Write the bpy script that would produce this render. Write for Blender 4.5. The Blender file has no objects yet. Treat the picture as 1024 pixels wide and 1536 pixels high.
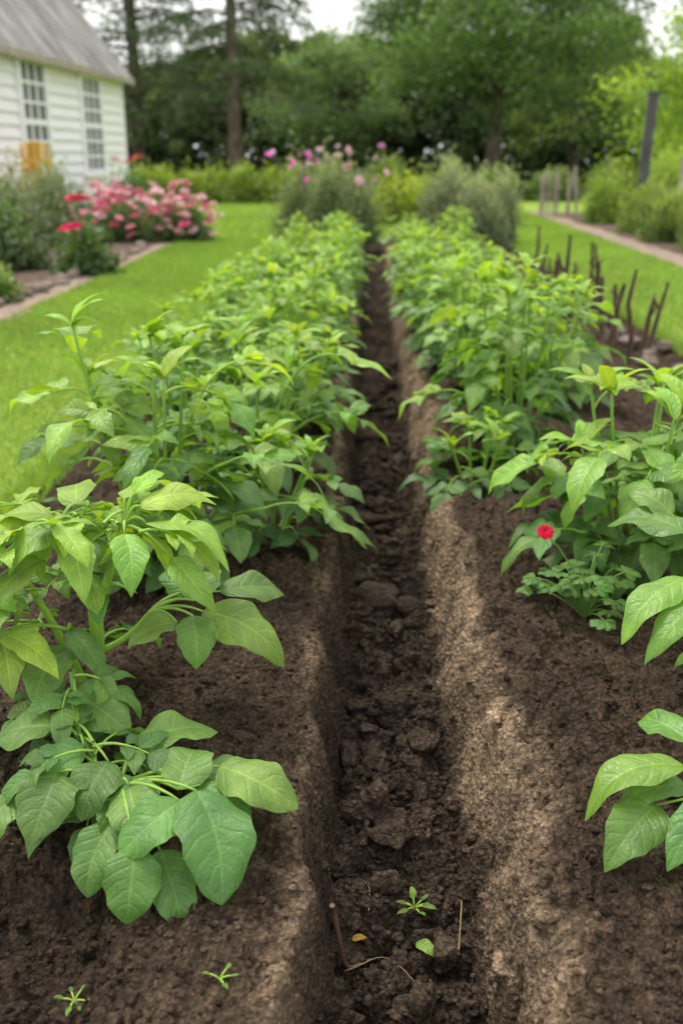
import bpy, math, random
import numpy as np
from mathutils import Vector
R = math.radians
scene = bpy.context.scene
COL = scene.collection
rs = np.random.RandomState(7)

# ------------------------------------------------------------ noise
_T = np.random.RandomState(3).rand(256, 256)
def vn(x, y):
    x = np.asarray(x, float); y = np.asarray(y, float)
    xi = np.floor(x).astype(int); yi = np.floor(y).astype(int)
    fx = x - xi; fy = y - yi
    fx = fx*fx*(3-2*fx); fy = fy*fy*(3-2*fy)
    a = _T[xi & 255, yi & 255]; b = _T[(xi+1) & 255, yi & 255]
    c = _T[xi & 255, (yi+1) & 255]; d = _T[(xi+1) & 255, (yi+1) & 255]
    return (a*(1-fx)+b*fx)*(1-fy) + (c*(1-fx)+d*fx)*fy
def fbm(x, y, o=4, g=.5):
    s = 0; a = 1; t = 0; f = 1
    for i in range(o):
        s = s + a*vn(x*f+17.3*i, y*f+9.1*i); t += a; a *= g; f *= 2.03
    return s/t
def lumps(x, y, f, k=0, thr=.2):
    """rounded clods: domes around jittered cell points"""
    x = np.asarray(x, float)*f; y = np.asarray(y, float)*f
    x = x+.5*(vn(x*1.7, y*1.7)-.5); y = y+.5*(vn(x*1.7+9, y*1.7+5)-.5)
    xi = np.floor(x).astype(int); yi = np.floor(y).astype(int); best = np.zeros(np.broadcast(x, y).shape)
    for i in (-1, 0, 1):
        for j in (-1, 0, 1):
            cx = xi+i; cy = yi+j
            jx = _T[(cx+k) & 255, cy & 255]; jy = _T[cx & 255, (cy+91+k) & 255]; rr = _T[(cx+37) & 255, (cy+k) & 255]
            d2 = (cx+jx-x)**2+(cy+jy-y)**2; r = .25+.6*rr
            best = np.maximum(best, np.sqrt(np.maximum(0, r*r-d2))*(rr > thr))
    return best
def sst(a, b, x):
    t = np.clip((x-a)/(b-a), 0, 1); return t*t*(3-2*t)
def lin(a, b, x): return np.clip((x-a)/(b-a), 0, 1)

# ------------------------------------------------------------ mesh accumulation
class Acc:
    def __init__(s): s.v=[]; s.f=[]; s.uv=[]; s.c=[]; s.n=0
    def add(s, v, f, uv, c):
        v = np.asarray(v, float).reshape(-1, 3); n = len(v)
        s.v.append(v); s.f.append(np.asarray(f, int).reshape(-1, 4)+s.n)
        s.uv.append(np.asarray(uv, float).reshape(-1, 2) if uv is not None else np.zeros((n, 2)))
        c = np.asarray(c, float)
        if c.ndim == 1: c = np.tile(c, (n, 1))
        s.c.append(c); s.n += n
    def mesh(s, name, mat, smooth=True):
        v = np.concatenate(s.v); f = np.concatenate(s.f); uv = np.concatenate(s.uv); c = np.concatenate(s.c)
        me = bpy.data.meshes.new(name)
        me.vertices.add(len(v)); me.vertices.foreach_set('co', v.ravel())
        me.loops.add(f.size); me.loops.foreach_set('vertex_index', f.ravel().astype(np.int32))
        me.polygons.add(len(f)); me.polygons.foreach_set('loop_start', np.arange(0, f.size, 4, dtype=np.int32))
        me.polygons.foreach_set('use_smooth', np.full(len(f), smooth))
        me.update(calc_edges=True)
        ul = me.uv_layers.new(name='UVMap'); ul.data.foreach_set('uv', uv[f.ravel()].ravel())
        ca = me.color_attributes.new('tint', 'FLOAT_COLOR', 'POINT')
        ca.data.foreach_set('color', np.concatenate([c, np.ones((len(c), 1))], 1).ravel())
        me.materials.append(mat); me.validate()
        return me
def link(name, me, parent=None, loc=None):
    o = bpy.data.objects.new(name, me); COL.objects.link(o)
    if parent: o.parent = parent
    if loc is not None: o.location = loc
    return o
def top(o, label, cat, group=None):
    o['label'] = label; o['category'] = cat
    if group: o['group'] = group
    return o
def empty(name, loc=(0, 0, 0)):
    o = link(name, None); o.location = loc; o.empty_display_size = .05; return o
def unit(v):
    v = np.asarray(v, float); return v/(np.linalg.norm(v)+1e-9)

def tube(acc, pts, rad, col, ns=6):
    pts = np.asarray(pts, float); n = len(pts)
    rad = np.full(n, rad) if np.isscalar(rad) else np.asarray(rad, float)
    tg = np.gradient(pts, axis=0); V = []
    ref = np.array([.31, .22, .92])
    if abs(np.dot(unit(pts[-1]-pts[0]), ref)) > .85: ref = np.array([1., .1, 0])
    a = np.arange(ns)/ns*2*np.pi
    for i in range(n):
        t = unit(tg[i]); x = unit(np.cross(ref, t)); y = np.cross(t, x)
        V.append(pts[i]+rad[i]*(np.outer(np.cos(a), x)+np.outer(np.sin(a), y)))
    V = np.concatenate(V); F = []
    for i in range(n-1):
        for j in range(ns):
            k = (j+1) % ns
            F.append((i*ns+j, i*ns+k, (i+1)*ns+k, (i+1)*ns+j))
    if ns == 6:
        for b in (0, (n-1)*ns):
            F.append((b, b+1, b+2, b+3)); F.append((b, b+3, b+4, b+5))
    acc.add(V, F, np.full((len(V), 2), .3), col)
def curve3(a, b, c, n=6):
    t = np.linspace(0, 1, n)[:, None]; a, b, c = map(lambda q: np.asarray(q, float), (a, b, c))
    return (1-t)**2*a+2*t*(1-t)*b+t*t*c

_grid = {}
def grid(nu, nv):
    if (nu, nv) not in _grid:
        u, v = np.meshgrid(np.linspace(0, 1, nu), np.linspace(-1, 1, nv), indexing='ij')
        F = [(i*nv+j, (i+1)*nv+j, (i+1)*nv+j+1, i*nv+j+1) for i in range(nu-1) for j in range(nv-1)]
        _grid[(nu, nv)] = (u.ravel(), v.ravel(), np.array(F))
    return _grid[(nu, nv)]
def leaf(acc, base, tip, w, col, nh=(0, 0, 1), arch=.1, fold=.2, nu=7, nv=5, rng=rs, sa=.5, sb=.85, wav=.12):
    base = np.asarray(base, float); tip = np.asarray(tip, float)
    L = np.linalg.norm(tip-base); d = (tip-base)/L
    n = np.asarray(nh, float); n = unit(n-np.dot(n, d)*d); s = np.cross(n, d)
    u, v, F = grid(nu, nv)
    pk = sa/(sa+sb); nm = pk**sa*(1-pk)**sb
    wu = w*.5*((u+.003)**sa*(1-u+.002)**sb/nm)
    ph = rng.rand()*6; ph2 = rng.rand()*6
    side = rng.uniform(-.06, .06); tw = rng.uniform(-.25, .25)
    z = arch*L*4*u*(1-u) + wu*(fold*np.abs(v)**1.3 - .22*np.abs(v)**3.5 + wav*np.sin(u*9+ph+np.where(v > 0, ph2, 0))*v*v*np.where(v > 0, 1, -.8) + tw*v*u) - .05*L*np.maximum(0, u-.75)*4
    sv = v*wu*(1-.12*fold)*(1+.05*np.sin(u*23+ph)*np.abs(v)) + side*L*np.sin(u*3.1)
    P = base + np.outer(u*L, d) + np.outer(z, n) + np.outer(sv, s)
    acc.add(P, F, np.stack([u, (v+1)/2], 1), col)

def cloud(acc, C, D, N, L, W, col):
    """many small pointed leaves: centre C, direction D, normal N"""
    D = D/np.linalg.norm(D, axis=1)[:, None]
    S = np.cross(N, D); S /= (np.linalg.norm(S, axis=1)[:, None]+1e-6)
    N = np.cross(D, S)
    L = L[:, None]; W = W[:, None]
    b = C-D*L*.5; t = C+D*L*.5-N*L*.12
    l = C-D*L*.08-S*W*.5+N*W*.12; r = C-D*L*.08+S*W*.5+N*W*.12
    n = len(C); V = np.stack([b, r, t, l], 1).reshape(-1, 3)
    F = np.arange(n*4).reshape(-1, 4)
    uv = np.tile(np.array([[0, .5], [.4, 1], [1, .5], [.4, 0]]), (n, 1))
    acc.add(V, F, uv, np.repeat(col, 4, axis=0))
def rdir(n, rng, up=0.):
    d = rng.normal(size=(n, 3)); d[:, 2] += up
    return d/np.linalg.norm(d, axis=1)[:, None]

def box(acc, lo, hi, col=(1, 1, 1)):
    x0, y0, z0 = lo; x1, y1, z1 = hi
    V = [(x0,y0,z0),(x1,y0,z0),(x1,y1,z0),(x0,y1,z0),(x0,y0,z1),(x1,y0,z1),(x1,y1,z1),(x0,y1,z1)]
    V2 = []; F = []
    for q in [(0,3,2,1),(4,5,6,7),(0,1,5,4),(1,2,6,5),(2,3,7,6),(3,0,4,7)]:
        F.append([len(V2)+i for i in range(4)]); V2 += [V[i] for i in q]
    acc.add(V2, F, None, col)

# ------------------------------------------------------------ materials
def newmat(name):
    m = bpy.data.materials.new(name); m.use_nodes = True
    nt = m.node_tree; nt.nodes.clear()
    out = nt.nodes.new('ShaderNodeOutputMaterial')
    return m, nt, out
def nd(nt, t, **k):
    n = nt.nodes.new('ShaderNode'+t)
    for a, b in k.items(): setattr(n, a, b)
    return n
def mth(nt, op, a, b=None, c=None):
    n = nd(nt, 'Math', operation=op)
    for i, q in enumerate((a, b, c)):
        if q is None: continue
        if isinstance(q, (int, float)): n.inputs[i].default_value = q
        else: nt.links.new(q, n.inputs[i])
    return n.outputs[0]
def noise(nt, vec, scale, detail=4, rough=.5):
    n = nd(nt, 'TexNoise'); n.inputs['Scale'].default_value = scale
    n.inputs['Detail'].default_value = detail; n.inputs['Roughness'].default_value = rough
    nt.links.new(vec, n.inputs['Vector']); return n.outputs['Fac']
def ramp(nt, fac, stops):
    n = nd(nt, 'ValToRGB'); cr = n.color_ramp
    while len(cr.elements) < len(stops): cr.elements.new(.5)
    for e, (p, c) in zip(cr.elements, stops):
        e.position = p; e.color = (*c, 1) if len(c) == 3 else c
    nt.links.new(fac, n.inputs[0]); return n.outputs[0]
def mixc(nt, fac, a, b, mode='MIX'):
    n = nd(nt, 'Mix', data_type='RGBA', blend_type=mode)
    for s, q in ((n.inputs[0], fac), (n.inputs[6], a), (n.inputs[7], b)):
        if isinstance(q, (int, float)): s.default_value = q
        elif isinstance(q, tuple): s.default_value = (*q, 1)
        else: nt.links.new(q, s)
    return n.outputs[2]

def leaf_material(name, trans=.4, rough=.37, veins=True, tcol=(1.5, 1.4, .35), spec=.6, bd=.0038):
    m, nt, out = newmat(name)
    at = nd(nt, 'Attribute', attribute_name='tint')
    geo = nd(nt, 'NewGeometry'); tc = nd(nt, 'TexCoord')
    base = at.outputs['Color']
    nz = noise(nt, tc.outputs['Object'], 22, 3)
    base = mixc(nt, 1., base, ramp(nt, nz, [(.3, (.74, .78, .8)), (.7, (1.22, 1.17, 1.1))]), 'MULTIPLY')
    bump = None
    if veins:
        uv = nd(nt, 'UVMap', uv_map='UVMap'); sp = nd(nt, 'SeparateXYZ')
        nt.links.new(uv.outputs[0], sp.inputs[0])
        s = mth(nt, 'MULTIPLY', mth(nt, 'ABSOLUTE', mth(nt, 'SUBTRACT', sp.outputs[1], .5)), 2)
        wob = mth(nt, 'MULTIPLY', mth(nt, 'SUBTRACT', noise(nt, tc.outputs['Object'], 35, 2), .5), .09)
        k = mth(nt, 'FRACT', mth(nt, 'MULTIPLY', mth(nt, 'ADD', wob, mth(nt, 'SUBTRACT', sp.outputs[0], mth(nt, 'MULTIPLY', mth(nt, 'POWER', s, 1.3), .22))), 6.3))
        dd = mth(nt, 'ABSOLUTE', mth(nt, 'SUBTRACT', k, .5))
        vl = mth(nt, 'SUBTRACT', 1, mth(nt, 'DIVIDE', dd, .075)); vl = mth(nt, 'MAXIMUM', vl, 0)
        mid = mth(nt, 'MAXIMUM', mth(nt, 'SUBTRACT', 1, mth(nt, 'DIVIDE', s, .07)), 0)
        vm = mth(nt, 'MAXIMUM', mth(nt, 'MULTIPLY', vl, .75), mid)
        base = mixc(nt, mth(nt, 'MULTIPLY', vm, .8), base, mixc(nt, 1., base, (1.75, 1.5, 1.8), 'MULTIPLY'))
        ve = nd(nt, 'TexVoronoi', feature='DISTANCE_TO_EDGE'); ve.inputs['Scale'].default_value = 130; nt.links.new(tc.outputs['Object'], ve.inputs['Vector'])
        ed = mth(nt, 'MINIMUM', mth(nt, 'MULTIPLY', ve.outputs['Distance'], 5), 1)
        base = mixc(nt, 1., base, ramp(nt, ed, [(0., (1.12, 1.1, 1.12)), (.6, (.97, .97, .97))]), 'MULTIPLY')
        puck = mth(nt, 'MINIMUM', dd, mth(nt, 'MULTIPLY', s, .9))
        puck = mth(nt, 'MINIMUM', puck, .25)
        hgt = mth(nt, 'ADD', mth(nt, 'POWER', puck, .7), mth(nt, 'ADD', mth(nt, 'MULTIPLY', noise(nt, tc.outputs['Object'], 65, 4), .6), mth(nt, 'MULTIPLY', ed, .12)))
        b = nd(nt, 'Bump'); b.inputs['Strength'].default_value = .8; b.inputs['Distance'].default_value = bd
        nt.links.new(hgt, b.inputs['Height']); bump = b.outputs[0]
    back = mixc(nt, .35, base, (.22, .29, .16))
    colr = mixc(nt, geo.outputs['Backfacing'], base, back)
    p = nd(nt, 'BsdfPrincipled'); p.inputs['Roughness'].default_value = rough
    p.inputs['Specular IOR Level'].default_value = spec
    nt.links.new(colr, p.inputs['Base Color'])
    t = nd(nt, 'BsdfTranslucent'); nt.links.new(mixc(nt, 1., base, tcol, 'MULTIPLY'), t.inputs['Color'])
    if bump: nt.links.new(bump, p.inputs['Normal'])
    mx = nd(nt, 'MixShader'); mx.inputs[0].default_value = trans
    nt.links.new(p.outputs[0], mx.inputs[1]); nt.links.new(t.outputs[0], mx.inputs[2])
    nt.links.new(mx.outputs[0], out.inputs[0])
    return m
M_LEAF = leaf_material('potato_leaf')
M_SOFT = leaf_material('matte_potato_leaf', .36, .44, True, (1.5, 1.35, .4), .48, .0036)
M_BUSH = leaf_material('shrub_leaf', .35, .5, False, (1.4, 1.3, .6), .35)
M_TREE = leaf_material('tree_leaf', .35, .6, False, (1.3, 1.3, .6), .25)
M_PETAL = leaf_material('petal', .35, .6, False, (1.1, .9, 1.0), .2)
M_GRASS = leaf_material('grass_blade', .35, .5, False, (1.2, 1.2, .5), .3)

def simple(name, cr, scale=8, rough=.8, bump=.3, dist=.01, stretch=(1, 1, 1), coord='Object', detail=6, spec=.3, tint=False):
    m, nt, out = newmat(name)
    tc = nd(nt, 'TexCoord'); mp = nd(nt, 'Mapping'); mp.inputs['Scale'].default_value = stretch
    nt.links.new(tc.outputs[coord], mp.inputs[0])
    f = noise(nt, mp.outputs[0], scale, detail, .6)
    p = nd(nt, 'BsdfPrincipled'); p.inputs['Roughness'].default_value = rough
    p.inputs['Specular IOR Level'].default_value = spec
    c = ramp(nt, f, cr)
    if tint:
        at = nd(nt, 'Attribute', attribute_name='tint'); c = mixc(nt, 1., c, at.outputs['Color'], 'MULTIPLY')
    nt.links.new(c, p.inputs['Base Color'])
    b = nd(nt, 'Bump'); b.inputs['Strength'].default_value = bump; b.inputs['Distance'].default_value = dist
    nt.links.new(f, b.inputs['Height']); nt.links.new(b.outputs[0], p.inputs['Normal'])
    nt.links.new(p.outputs[0], out.inputs[0]); return m
M_STEM = simple('green_stem', [(.3, (.8, .8, .8)), (.7, (1.2, 1.2, 1.2))], 30, .5, .2, .002, (1, 1, .2), tint=True)
M_BARK = simple('bark', [(.35, (.04, .03, .025)), (.65, (.17, .135, .11))], 9, .9, .8, .05, (1, 1, .25))
M_STAKE = simple('dark_stick', [(.35, (.03, .02, .014)), (.65, (.13, .085, .06))], 30, .9, .6, .01, (1, 1, .15))
M_GREYWOOD = simple('grey_wood', [(.35, (.2, .165, .14)), (.65, (.48, .42, .37))], 20, .85, .5, .01, (1, 1, .12))
M_POST = simple('slate_post', [(.35, (.045, .045, .05)), (.65, (.1, .1, .11))], 14, .8, .5, .01, (1, 1, .15))
M_STONE = simple('stone', [(.3, (.08, .06, .05)), (.7, (.28, .22, .18))], 12, .9, .8, .02)
M_PATH = simple('path_earth', [(.3, (.16, .11, .08)), (.7, (.34, .27, .21))], 6, .95, .5, .02)
M_BEDSOIL = simple('bed_soil', [(.3, (.05, .034, .026)), (.7, (.15, .1, .075))], 9, .95, .9, .04)
M_WHITE = simple('white_paint', [(.3, (.80, .78, .83)), (.7, (.89, .87, .92))], 5, .6, .15, .005, (1, .3, 3))
M_ROOF = simple('grey_shingles', [(.35, (.11, .105, .105)), (.5, (.23, .225, .22)), (.65, (.45, .44, .43))], 2.2, .9, .3, .01, (.5, 4, .5), detail=9)
M_ORANGE = simple('orange_paint', [(.3, (.75, .28, .02)), (.7, (.9, .6, .06))], 6, .6, .1, .003)
def glass():
    m, nt, out = newmat('window_glass'); p = nd(nt, 'BsdfPrincipled')
    p.inputs['Base Color'].default_value = (.13, .14, .14, 1); p.inputs['Roughness'].default_value = .06
    p.inputs['Specular IOR Level'].default_value = .9
    nt.links.new(p.outputs[0], out.inputs[0]); return m
M_GLASS = glass()

def soil_material():
    m, nt, out = newmat('garden_soil')
    at = nd(nt, 'Attribute', attribute_name='tint'); tc = nd(nt, 'TexCoord'); O = tc.outputs['Object']
    n1 = noise(nt, O, 34, 8, .64); n2 = noise(nt, O, 6, 5, .6); n3 = noise(nt, O, 170, 4, .65)
    vo = nd(nt, 'TexVoronoi'); vo.inputs['Scale'].default_value = 85; nt.links.new(O, vo.inputs['Vector'])
    vo2 = nd(nt, 'TexVoronoi'); vo2.inputs['Scale'].default_value = 210; nt.links.new(O, vo2.inputs['Vector'])
    c = mixc(nt, 1., at.outputs['Color'], ramp(nt, n1, [(.34, (.6, .6, .6)), (.5, (1, 1, 1)), (.66, (1.35, 1.33, 1.3))]), 'MULTIPLY')
    c = mixc(nt, 1., c, ramp(nt, n2, [(.3, (.6, .6, .6)), (.7, (1.4, 1.36, 1.32))]), 'MULTIPLY')
    c = mixc(nt, 1., c, ramp(nt, n3, [(.34, (.75, .75, .75)), (.5, (1, 1, 1)), (.66, (1.3, 1.27, 1.25))]), 'MULTIPLY')
    c = mixc(nt, 1., c, ramp(nt, vo2.outputs['Color'], [(.1, (.82, .82, .82)), (.8, (1.18, 1.18, 1.18))]), 'MULTIPLY')
    c = mixc(nt, 1., c, ramp(nt, vo.outputs['Distance'], [(.25, (1.1, 1.1, 1.1)), (.7, (.6, .6, .6))]), 'MULTIPLY')
    p = nd(nt, 'BsdfPrincipled'); p.inputs['Roughness'].default_value = .95; p.inputs['Specular IOR Level'].default_value = .12
    nt.links.new(c, p.inputs['Base Color'])
    h = mth(nt, 'ADD', mth(nt, 'MULTIPLY', n1, 1.2), mth(nt, 'ADD', mth(nt, 'MULTIPLY', n3, .4), mth(nt, 'ADD', mth(nt, 'MULTIPLY', vo.outputs['Distance'], -.8), mth(nt, 'MULTIPLY', vo2.outputs['Distance'], -.25))))
    b = nd(nt, 'Bump'); b.inputs['Strength'].default_value = 1.; b.inputs['Distance'].default_value = .018
    nt.links.new(h, b.inputs['Height']); nt.links.new(b.outputs[0], p.inputs['Normal'])
    nt.links.new(p.outputs[0], out.inputs[0]); return m
M_SOIL = soil_material()
def lawn_material():
    m, nt, out = newmat('lawn_grass'); tc = nd(nt, 'TexCoord'); O = tc.outputs['Object']
    n1 = noise(nt, O, .6, 4); n2 = noise(nt, O, 14, 6, .7); n3 = noise(nt, O, 90, 4, .7)
    c = ramp(nt, n1, [(.3, (.21, .34, .045)), (.7, (.30, .44, .065))])
    c = mixc(nt, 1., c, ramp(nt, n2, [(.3, (.75, .75, .7)), (.7, (1.2, 1.2, 1.1))]), 'MULTIPLY')
    c = mixc(nt, 1., c, ramp(nt, n3, [(.3, (.6, .6, .6)), (.7, (1.35, 1.35, 1.2))]), 'MULTIPLY')
    sp = nd(nt, 'SeparateXYZ'); nt.links.new(O, sp.inputs[0])
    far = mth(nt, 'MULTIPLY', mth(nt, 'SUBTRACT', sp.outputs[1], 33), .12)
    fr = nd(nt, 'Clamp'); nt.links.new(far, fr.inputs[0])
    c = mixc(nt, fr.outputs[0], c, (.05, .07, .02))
    p = nd(nt, 'BsdfPrincipled'); p.inputs['Roughness'].default_value = .8; p.inputs['Specular IOR Level'].default_value = .2
    nt.links.new(c, p.inputs['Base Color'])
    b = nd(nt, 'Bump'); b.inputs['Strength'].default_value = .8; b.inputs['Distance'].default_value = .03
    nt.links.new(n3, b.inputs['Height']); nt.links.new(b.outputs[0], p.inputs['Normal'])
    nt.links.new(p.outputs[0], out.inputs[0]); return m
M_LAWN = lawn_material()

# ------------------------------------------------------------ soil bed
BX0, BX1, BY0, BY1 = -1.28, 2.1, .2, 16.
def edges(x, y):
    wl = .045*(fbm(y*2.1, y*0+3, 3)-.5)+.05*(vn(y*7, y*0+8)-.5)
    wr = .04*(fbm(y*1.7, y*0+31, 3)-.5)+.045*(vn(y*6, y*0+48)-.5)
    jag = .055*(fbm(x*14, y*14, 4, .6)-.5)
    return wl, wr, jag
def soil_h(x, y, fine=True):
    x = np.asarray(x, float); y = np.asarray(y, float)
    wl, wr, jag = edges(x, y)
    left = 1-lin(-.105+wl+jag, -.060+wl*.6+jag*.5, x)
    xr = x+jag
    right = .9*lin(.178+wr*.5, .27+wr, xr)+.1*lin(.27+wr, .34+wr, xr)
    s = np.maximum(left, right)
    floor = -.175+.04*(fbm(x*7+5, y*7, 4)-.5)*1.6
    topz = .085 + .06*(fbm(x*2.6, y*2.6, 4)-.5)
    topz = topz - .13*sst(.75, 1.9, x) - .11*sst(.6, 1.2, -x) - .09*sst(.26, .5, -x)*(1-sst(1.25, 1.6, y))
    h = floor*(1-s)+topz*s
    amp = .75+.5*(1-s)
    h = h + amp*.036*(fbm(x*24, y*24, 5, .62)-.5)
    patch = sst(.36, .54, fbm(x*3.3+8, y*3.3+2, 3))
    big = sst(.42, .56, fbm(x*4+18, y*4+12, 2))
    h = h + (1-s)*(.075*lumps(x, y, 11, 0, .4)+.042*lumps(x, y, 24, 5))
    h = h + s*patch*(.038*big*lumps(x, y, 12, 9, .45)+.026*lumps(x, y, 28, 3, .3))+s*.015*lumps(x, y, 44, 7, .3)
    wallm = 4*s*(1-s)
    h = h + .045*wallm*(fbm(x*18+9, y*14+7, 4, .6)-.5)*2+wallm*.035*lumps(x, y, 20, 11, .4)
    # small cracks across the compacted shoulders
    cr = np.abs(fbm(x*9+50, y*6+70, 3)-.5); h = h - .018*sst(.02, .0, cr)*sst(.1, .5, wallm+s*.3)
    e = np.minimum(np.minimum(x-BX0, BX1-x), np.minimum(y-BY0+9, BY1-y))
    return h*sst(0, .18, e)-.012*(1-sst(0, .12, e))
def soil_col(x, y, h):
    wl, wr, jag = edges(x, y)
    wall = sst(.18+wr*.6, .23+wr*.6, x+jag)*(1-sst(.275+wr, .335+wr, x+jag*1.8)); lw = np.exp(-((x-wl+.125)/.025)**2)
    n = fbm(x*5+3, y*3.5, 4); n2 = fbm(x*18+3, y*12, 3)
    dry = np.clip(wall*(.75+2.6*(n-.45))*(.55+.9*n2)+lw*(.3+2*(n-.4))+.14*(fbm(x*3+77, y*3, 4)-.45), 0, 1)
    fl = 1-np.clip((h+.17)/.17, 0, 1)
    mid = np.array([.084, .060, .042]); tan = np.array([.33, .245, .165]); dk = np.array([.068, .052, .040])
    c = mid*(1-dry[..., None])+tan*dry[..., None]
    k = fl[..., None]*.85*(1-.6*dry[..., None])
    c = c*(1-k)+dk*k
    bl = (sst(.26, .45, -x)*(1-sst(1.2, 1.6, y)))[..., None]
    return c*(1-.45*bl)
ys = [BY0]
while ys[-1] < BY1: ys.append(ys[-1]+max(.0042, ys[-1]*.0042))
ys[-1] = BY1; ys = np.array(ys)
xs = np.concatenate([np.arange(BX0, -.75, .012), np.arange(-.75, .9, .005), np.arange(.9, BX1, .014), [BX1]])
X, Y = np.meshgrid(xs, ys, indexing='ij')
Z = soil_h(X, Y); C = soil_col(X, Y, Z)
a = Acc(); nx, ny = X.shape
idx = np.arange(nx*ny).reshape(nx, ny)
F = np.stack([idx[:-1, :-1], idx[1:, :-1], idx[1:, 1:], idx[:-1, 1:]], -1).reshape(-1, 4)
a.add(np.stack([X, Y, Z], -1).reshape(-1, 3), F, None, C.reshape(-1, 3))
o = link('vegetable_bed_soil', a.mesh('vegetable_bed_soil', M_SOIL)); o['kind'] = 'structure'
def H(x, y): return float(soil_h(np.array([x]), np.array([y]))[0])
def Hm(x, y):
    g = np.meshgrid(np.linspace(-.02, .02, 5)+x, np.linspace(-.02, .02, 5)+y); return float(soil_h(g[0], g[1]).max())

import bmesh
def ico(sub):
    bm = bmesh.new(); bmesh.ops.create_icosphere(bm, subdivisions=sub, radius=1)
    v = np.array([q.co[:] for q in bm.verts]); f = np.array([[w.index for w in q.verts] for q in bm.faces]); bm.free(); return v, f
def crumbs(n, sub, smin, smax, region, rng, power=2.2, sink=.15):
    v0, f0 = ico(sub)
    xy = np.array([region(rng) for _ in range(n)]); hh = soil_h(xy[:, 0], xy[:, 1]); cc = soil_col(xy[:, 0], xy[:, 1], hh)
    VV=[];FF=[];CC=[];k=0
    for i in range(n):
        s = smin+(smax-smin)*rng.rand()**power
        d = 1+.25*rng.normal(size=3); v = v0*d
        ph = rng.rand(3)*6
        v = v*(1+.22*np.sin(v0[:, [1]]*3.1+ph[0])+.18*np.sin(v0[:, [2]]*4.3+ph[1])+.15*np.sin(v0[:, [0]]*5+ph[2]))+rng.normal(size=v0.shape)*(.09 if sub < 3 else .06)
        c = cc[i]*rng.uniform(.75, 1.35)
        VV.append(v*s*np.array([1, 1, .75])+[xy[i, 0], xy[i, 1], hh[i]+s*sink]); FF.append(f0+k); CC.append(np.tile(c, (len(v), 1))); k += len(v)
    return np.concatenate(VV), np.concatenate(FF), np.concatenate(CC)
def trimesh(name, v, f, c, mat):
    me = bpy.data.meshes.new(name); me.vertices.add(len(v)); me.vertices.foreach_set('co', v.ravel())
    me.loops.add(f.size); me.loops.foreach_set('vertex_index', f.ravel().astype(np.int32))
    me.polygons.add(len(f)); me.polygons.foreach_set('loop_start', np.arange(0, f.size, 3, dtype=np.int32))
    me.polygons.foreach_set('use_smooth', np.ones(len(f), bool)); me.update(calc_edges=True)
    ca = me.color_attributes.new('tint', 'FLOAT_COLOR', 'POINT'); ca.data.foreach_set('color', np.concatenate([c, np.ones((len(c), 1))], 1).ravel())
    me.materials.append(mat); return me
def reg_floor(r): return r.uniform(-.05, .2)+r.normal()*.015, 1.0+4.5*r.rand()**1.7
def reg_far(r): return r.uniform(-.04, .17), 1.7+5*r.rand()
def reg_bed(r):
    x = r.uniform(-1.1, 1.7) if r.rand() < .4 else r.uniform(-.75, .85)
    return x, .95+4.5*r.rand()**1.8
def reg_corner(r): return r.uniform(-.75, -.28), r.uniform(.9, 1.3)
parts = [crumbs(6000, 1, .002, .012, reg_floor, np.random.RandomState(1)),
         crumbs(16000, 1, .0015, .009, reg_bed, np.random.RandomState(2), 2.4),
         crumbs(230, 3, .010, .028, reg_floor, np.random.RandomState(3), 1.6, 0.),
         crumbs(110, 3, .022, .048, reg_far, np.random.RandomState(8), 1.3, .1),
         crumbs(190, 3, .008, .024, reg_bed, np.random.RandomState(4), 2, 0.),
         crumbs(60, 3, .008, .02, reg_corner, np.random.RandomState(6), 1.6, .1)]
V=[];Fc=[];Cc=[];k=0
for v, f, c in parts: V.append(v); Fc.append(f+k); Cc.append(c); k += len(v)
o = link('soil_crumbs', trimesh('soil_crumbs', np.concatenate(V), np.concatenate(Fc), np.concatenate(Cc), M_SOIL))
top(o, 'loose dark brown soil crumbs and clods scattered over the bed', 'soil'); o['kind'] = 'stuff'

# ------------------------------------------------------------ lawn and paths
a = Acc()
BIG = 300
x_ = [-BIG, BX0+.03, BX1-.03, BIG]; y_ = [-BIG, BY0+.0, BY1-.04, BIG]
for i in range(3):
    for j in range(3):
        if i == 1 and j == 1: continue
        a.add([(x_[i], y_[j], 0), (x_[i+1], y_[j], 0), (x_[i+1], y_[j+1], 0), (x_[i], y_[j+1], 0)], [(0, 1, 2, 3)], None, (1, 1, 1))
o = link('lawn_ground', a.mesh('lawn_ground', M_LAWN)); o['kind'] = 'structure'
def strip(name, xa, xb, ya, yb, z, mat, edge=.06, n=120):
    t = np.linspace(0, 1, n); A = Acc()
    yy = ya+(yb-ya)*t
    cols = [xa+edge*(fbm(yy*1.5, yy*0+xa, 3)-.5)*2, xb+edge*(fbm(yy*1.5, yy*0+xb+5, 3)-.5)*2]
    V = np.stack([np.stack([c, yy, np.full(n, z)], 1) for c in cols], 1).reshape(-1, 3)
    F = [(2*i, 2*i+1, 2*i+3, 2*i+2) for i in range(n-1)]
    A.add(V, F, None, (1, 1, 1))
    o = link(name, A.mesh(name, mat)); o['kind'] = 'structure'; return o
strip('garden_path', -3.1, -2.82, 5, 17, .006, M_PATH, .12)
strip('flower_bed_soil', -6.3, -3.08, 5, 18, .012, M_BEDSOIL)
strip('side_path', 3.6, 4.1, 8, 25, .006, M_PATH, .2)
strip('border_soil', 4.05, 7.5, 8, 24, .012, M_BEDSOIL, .1)

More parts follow.
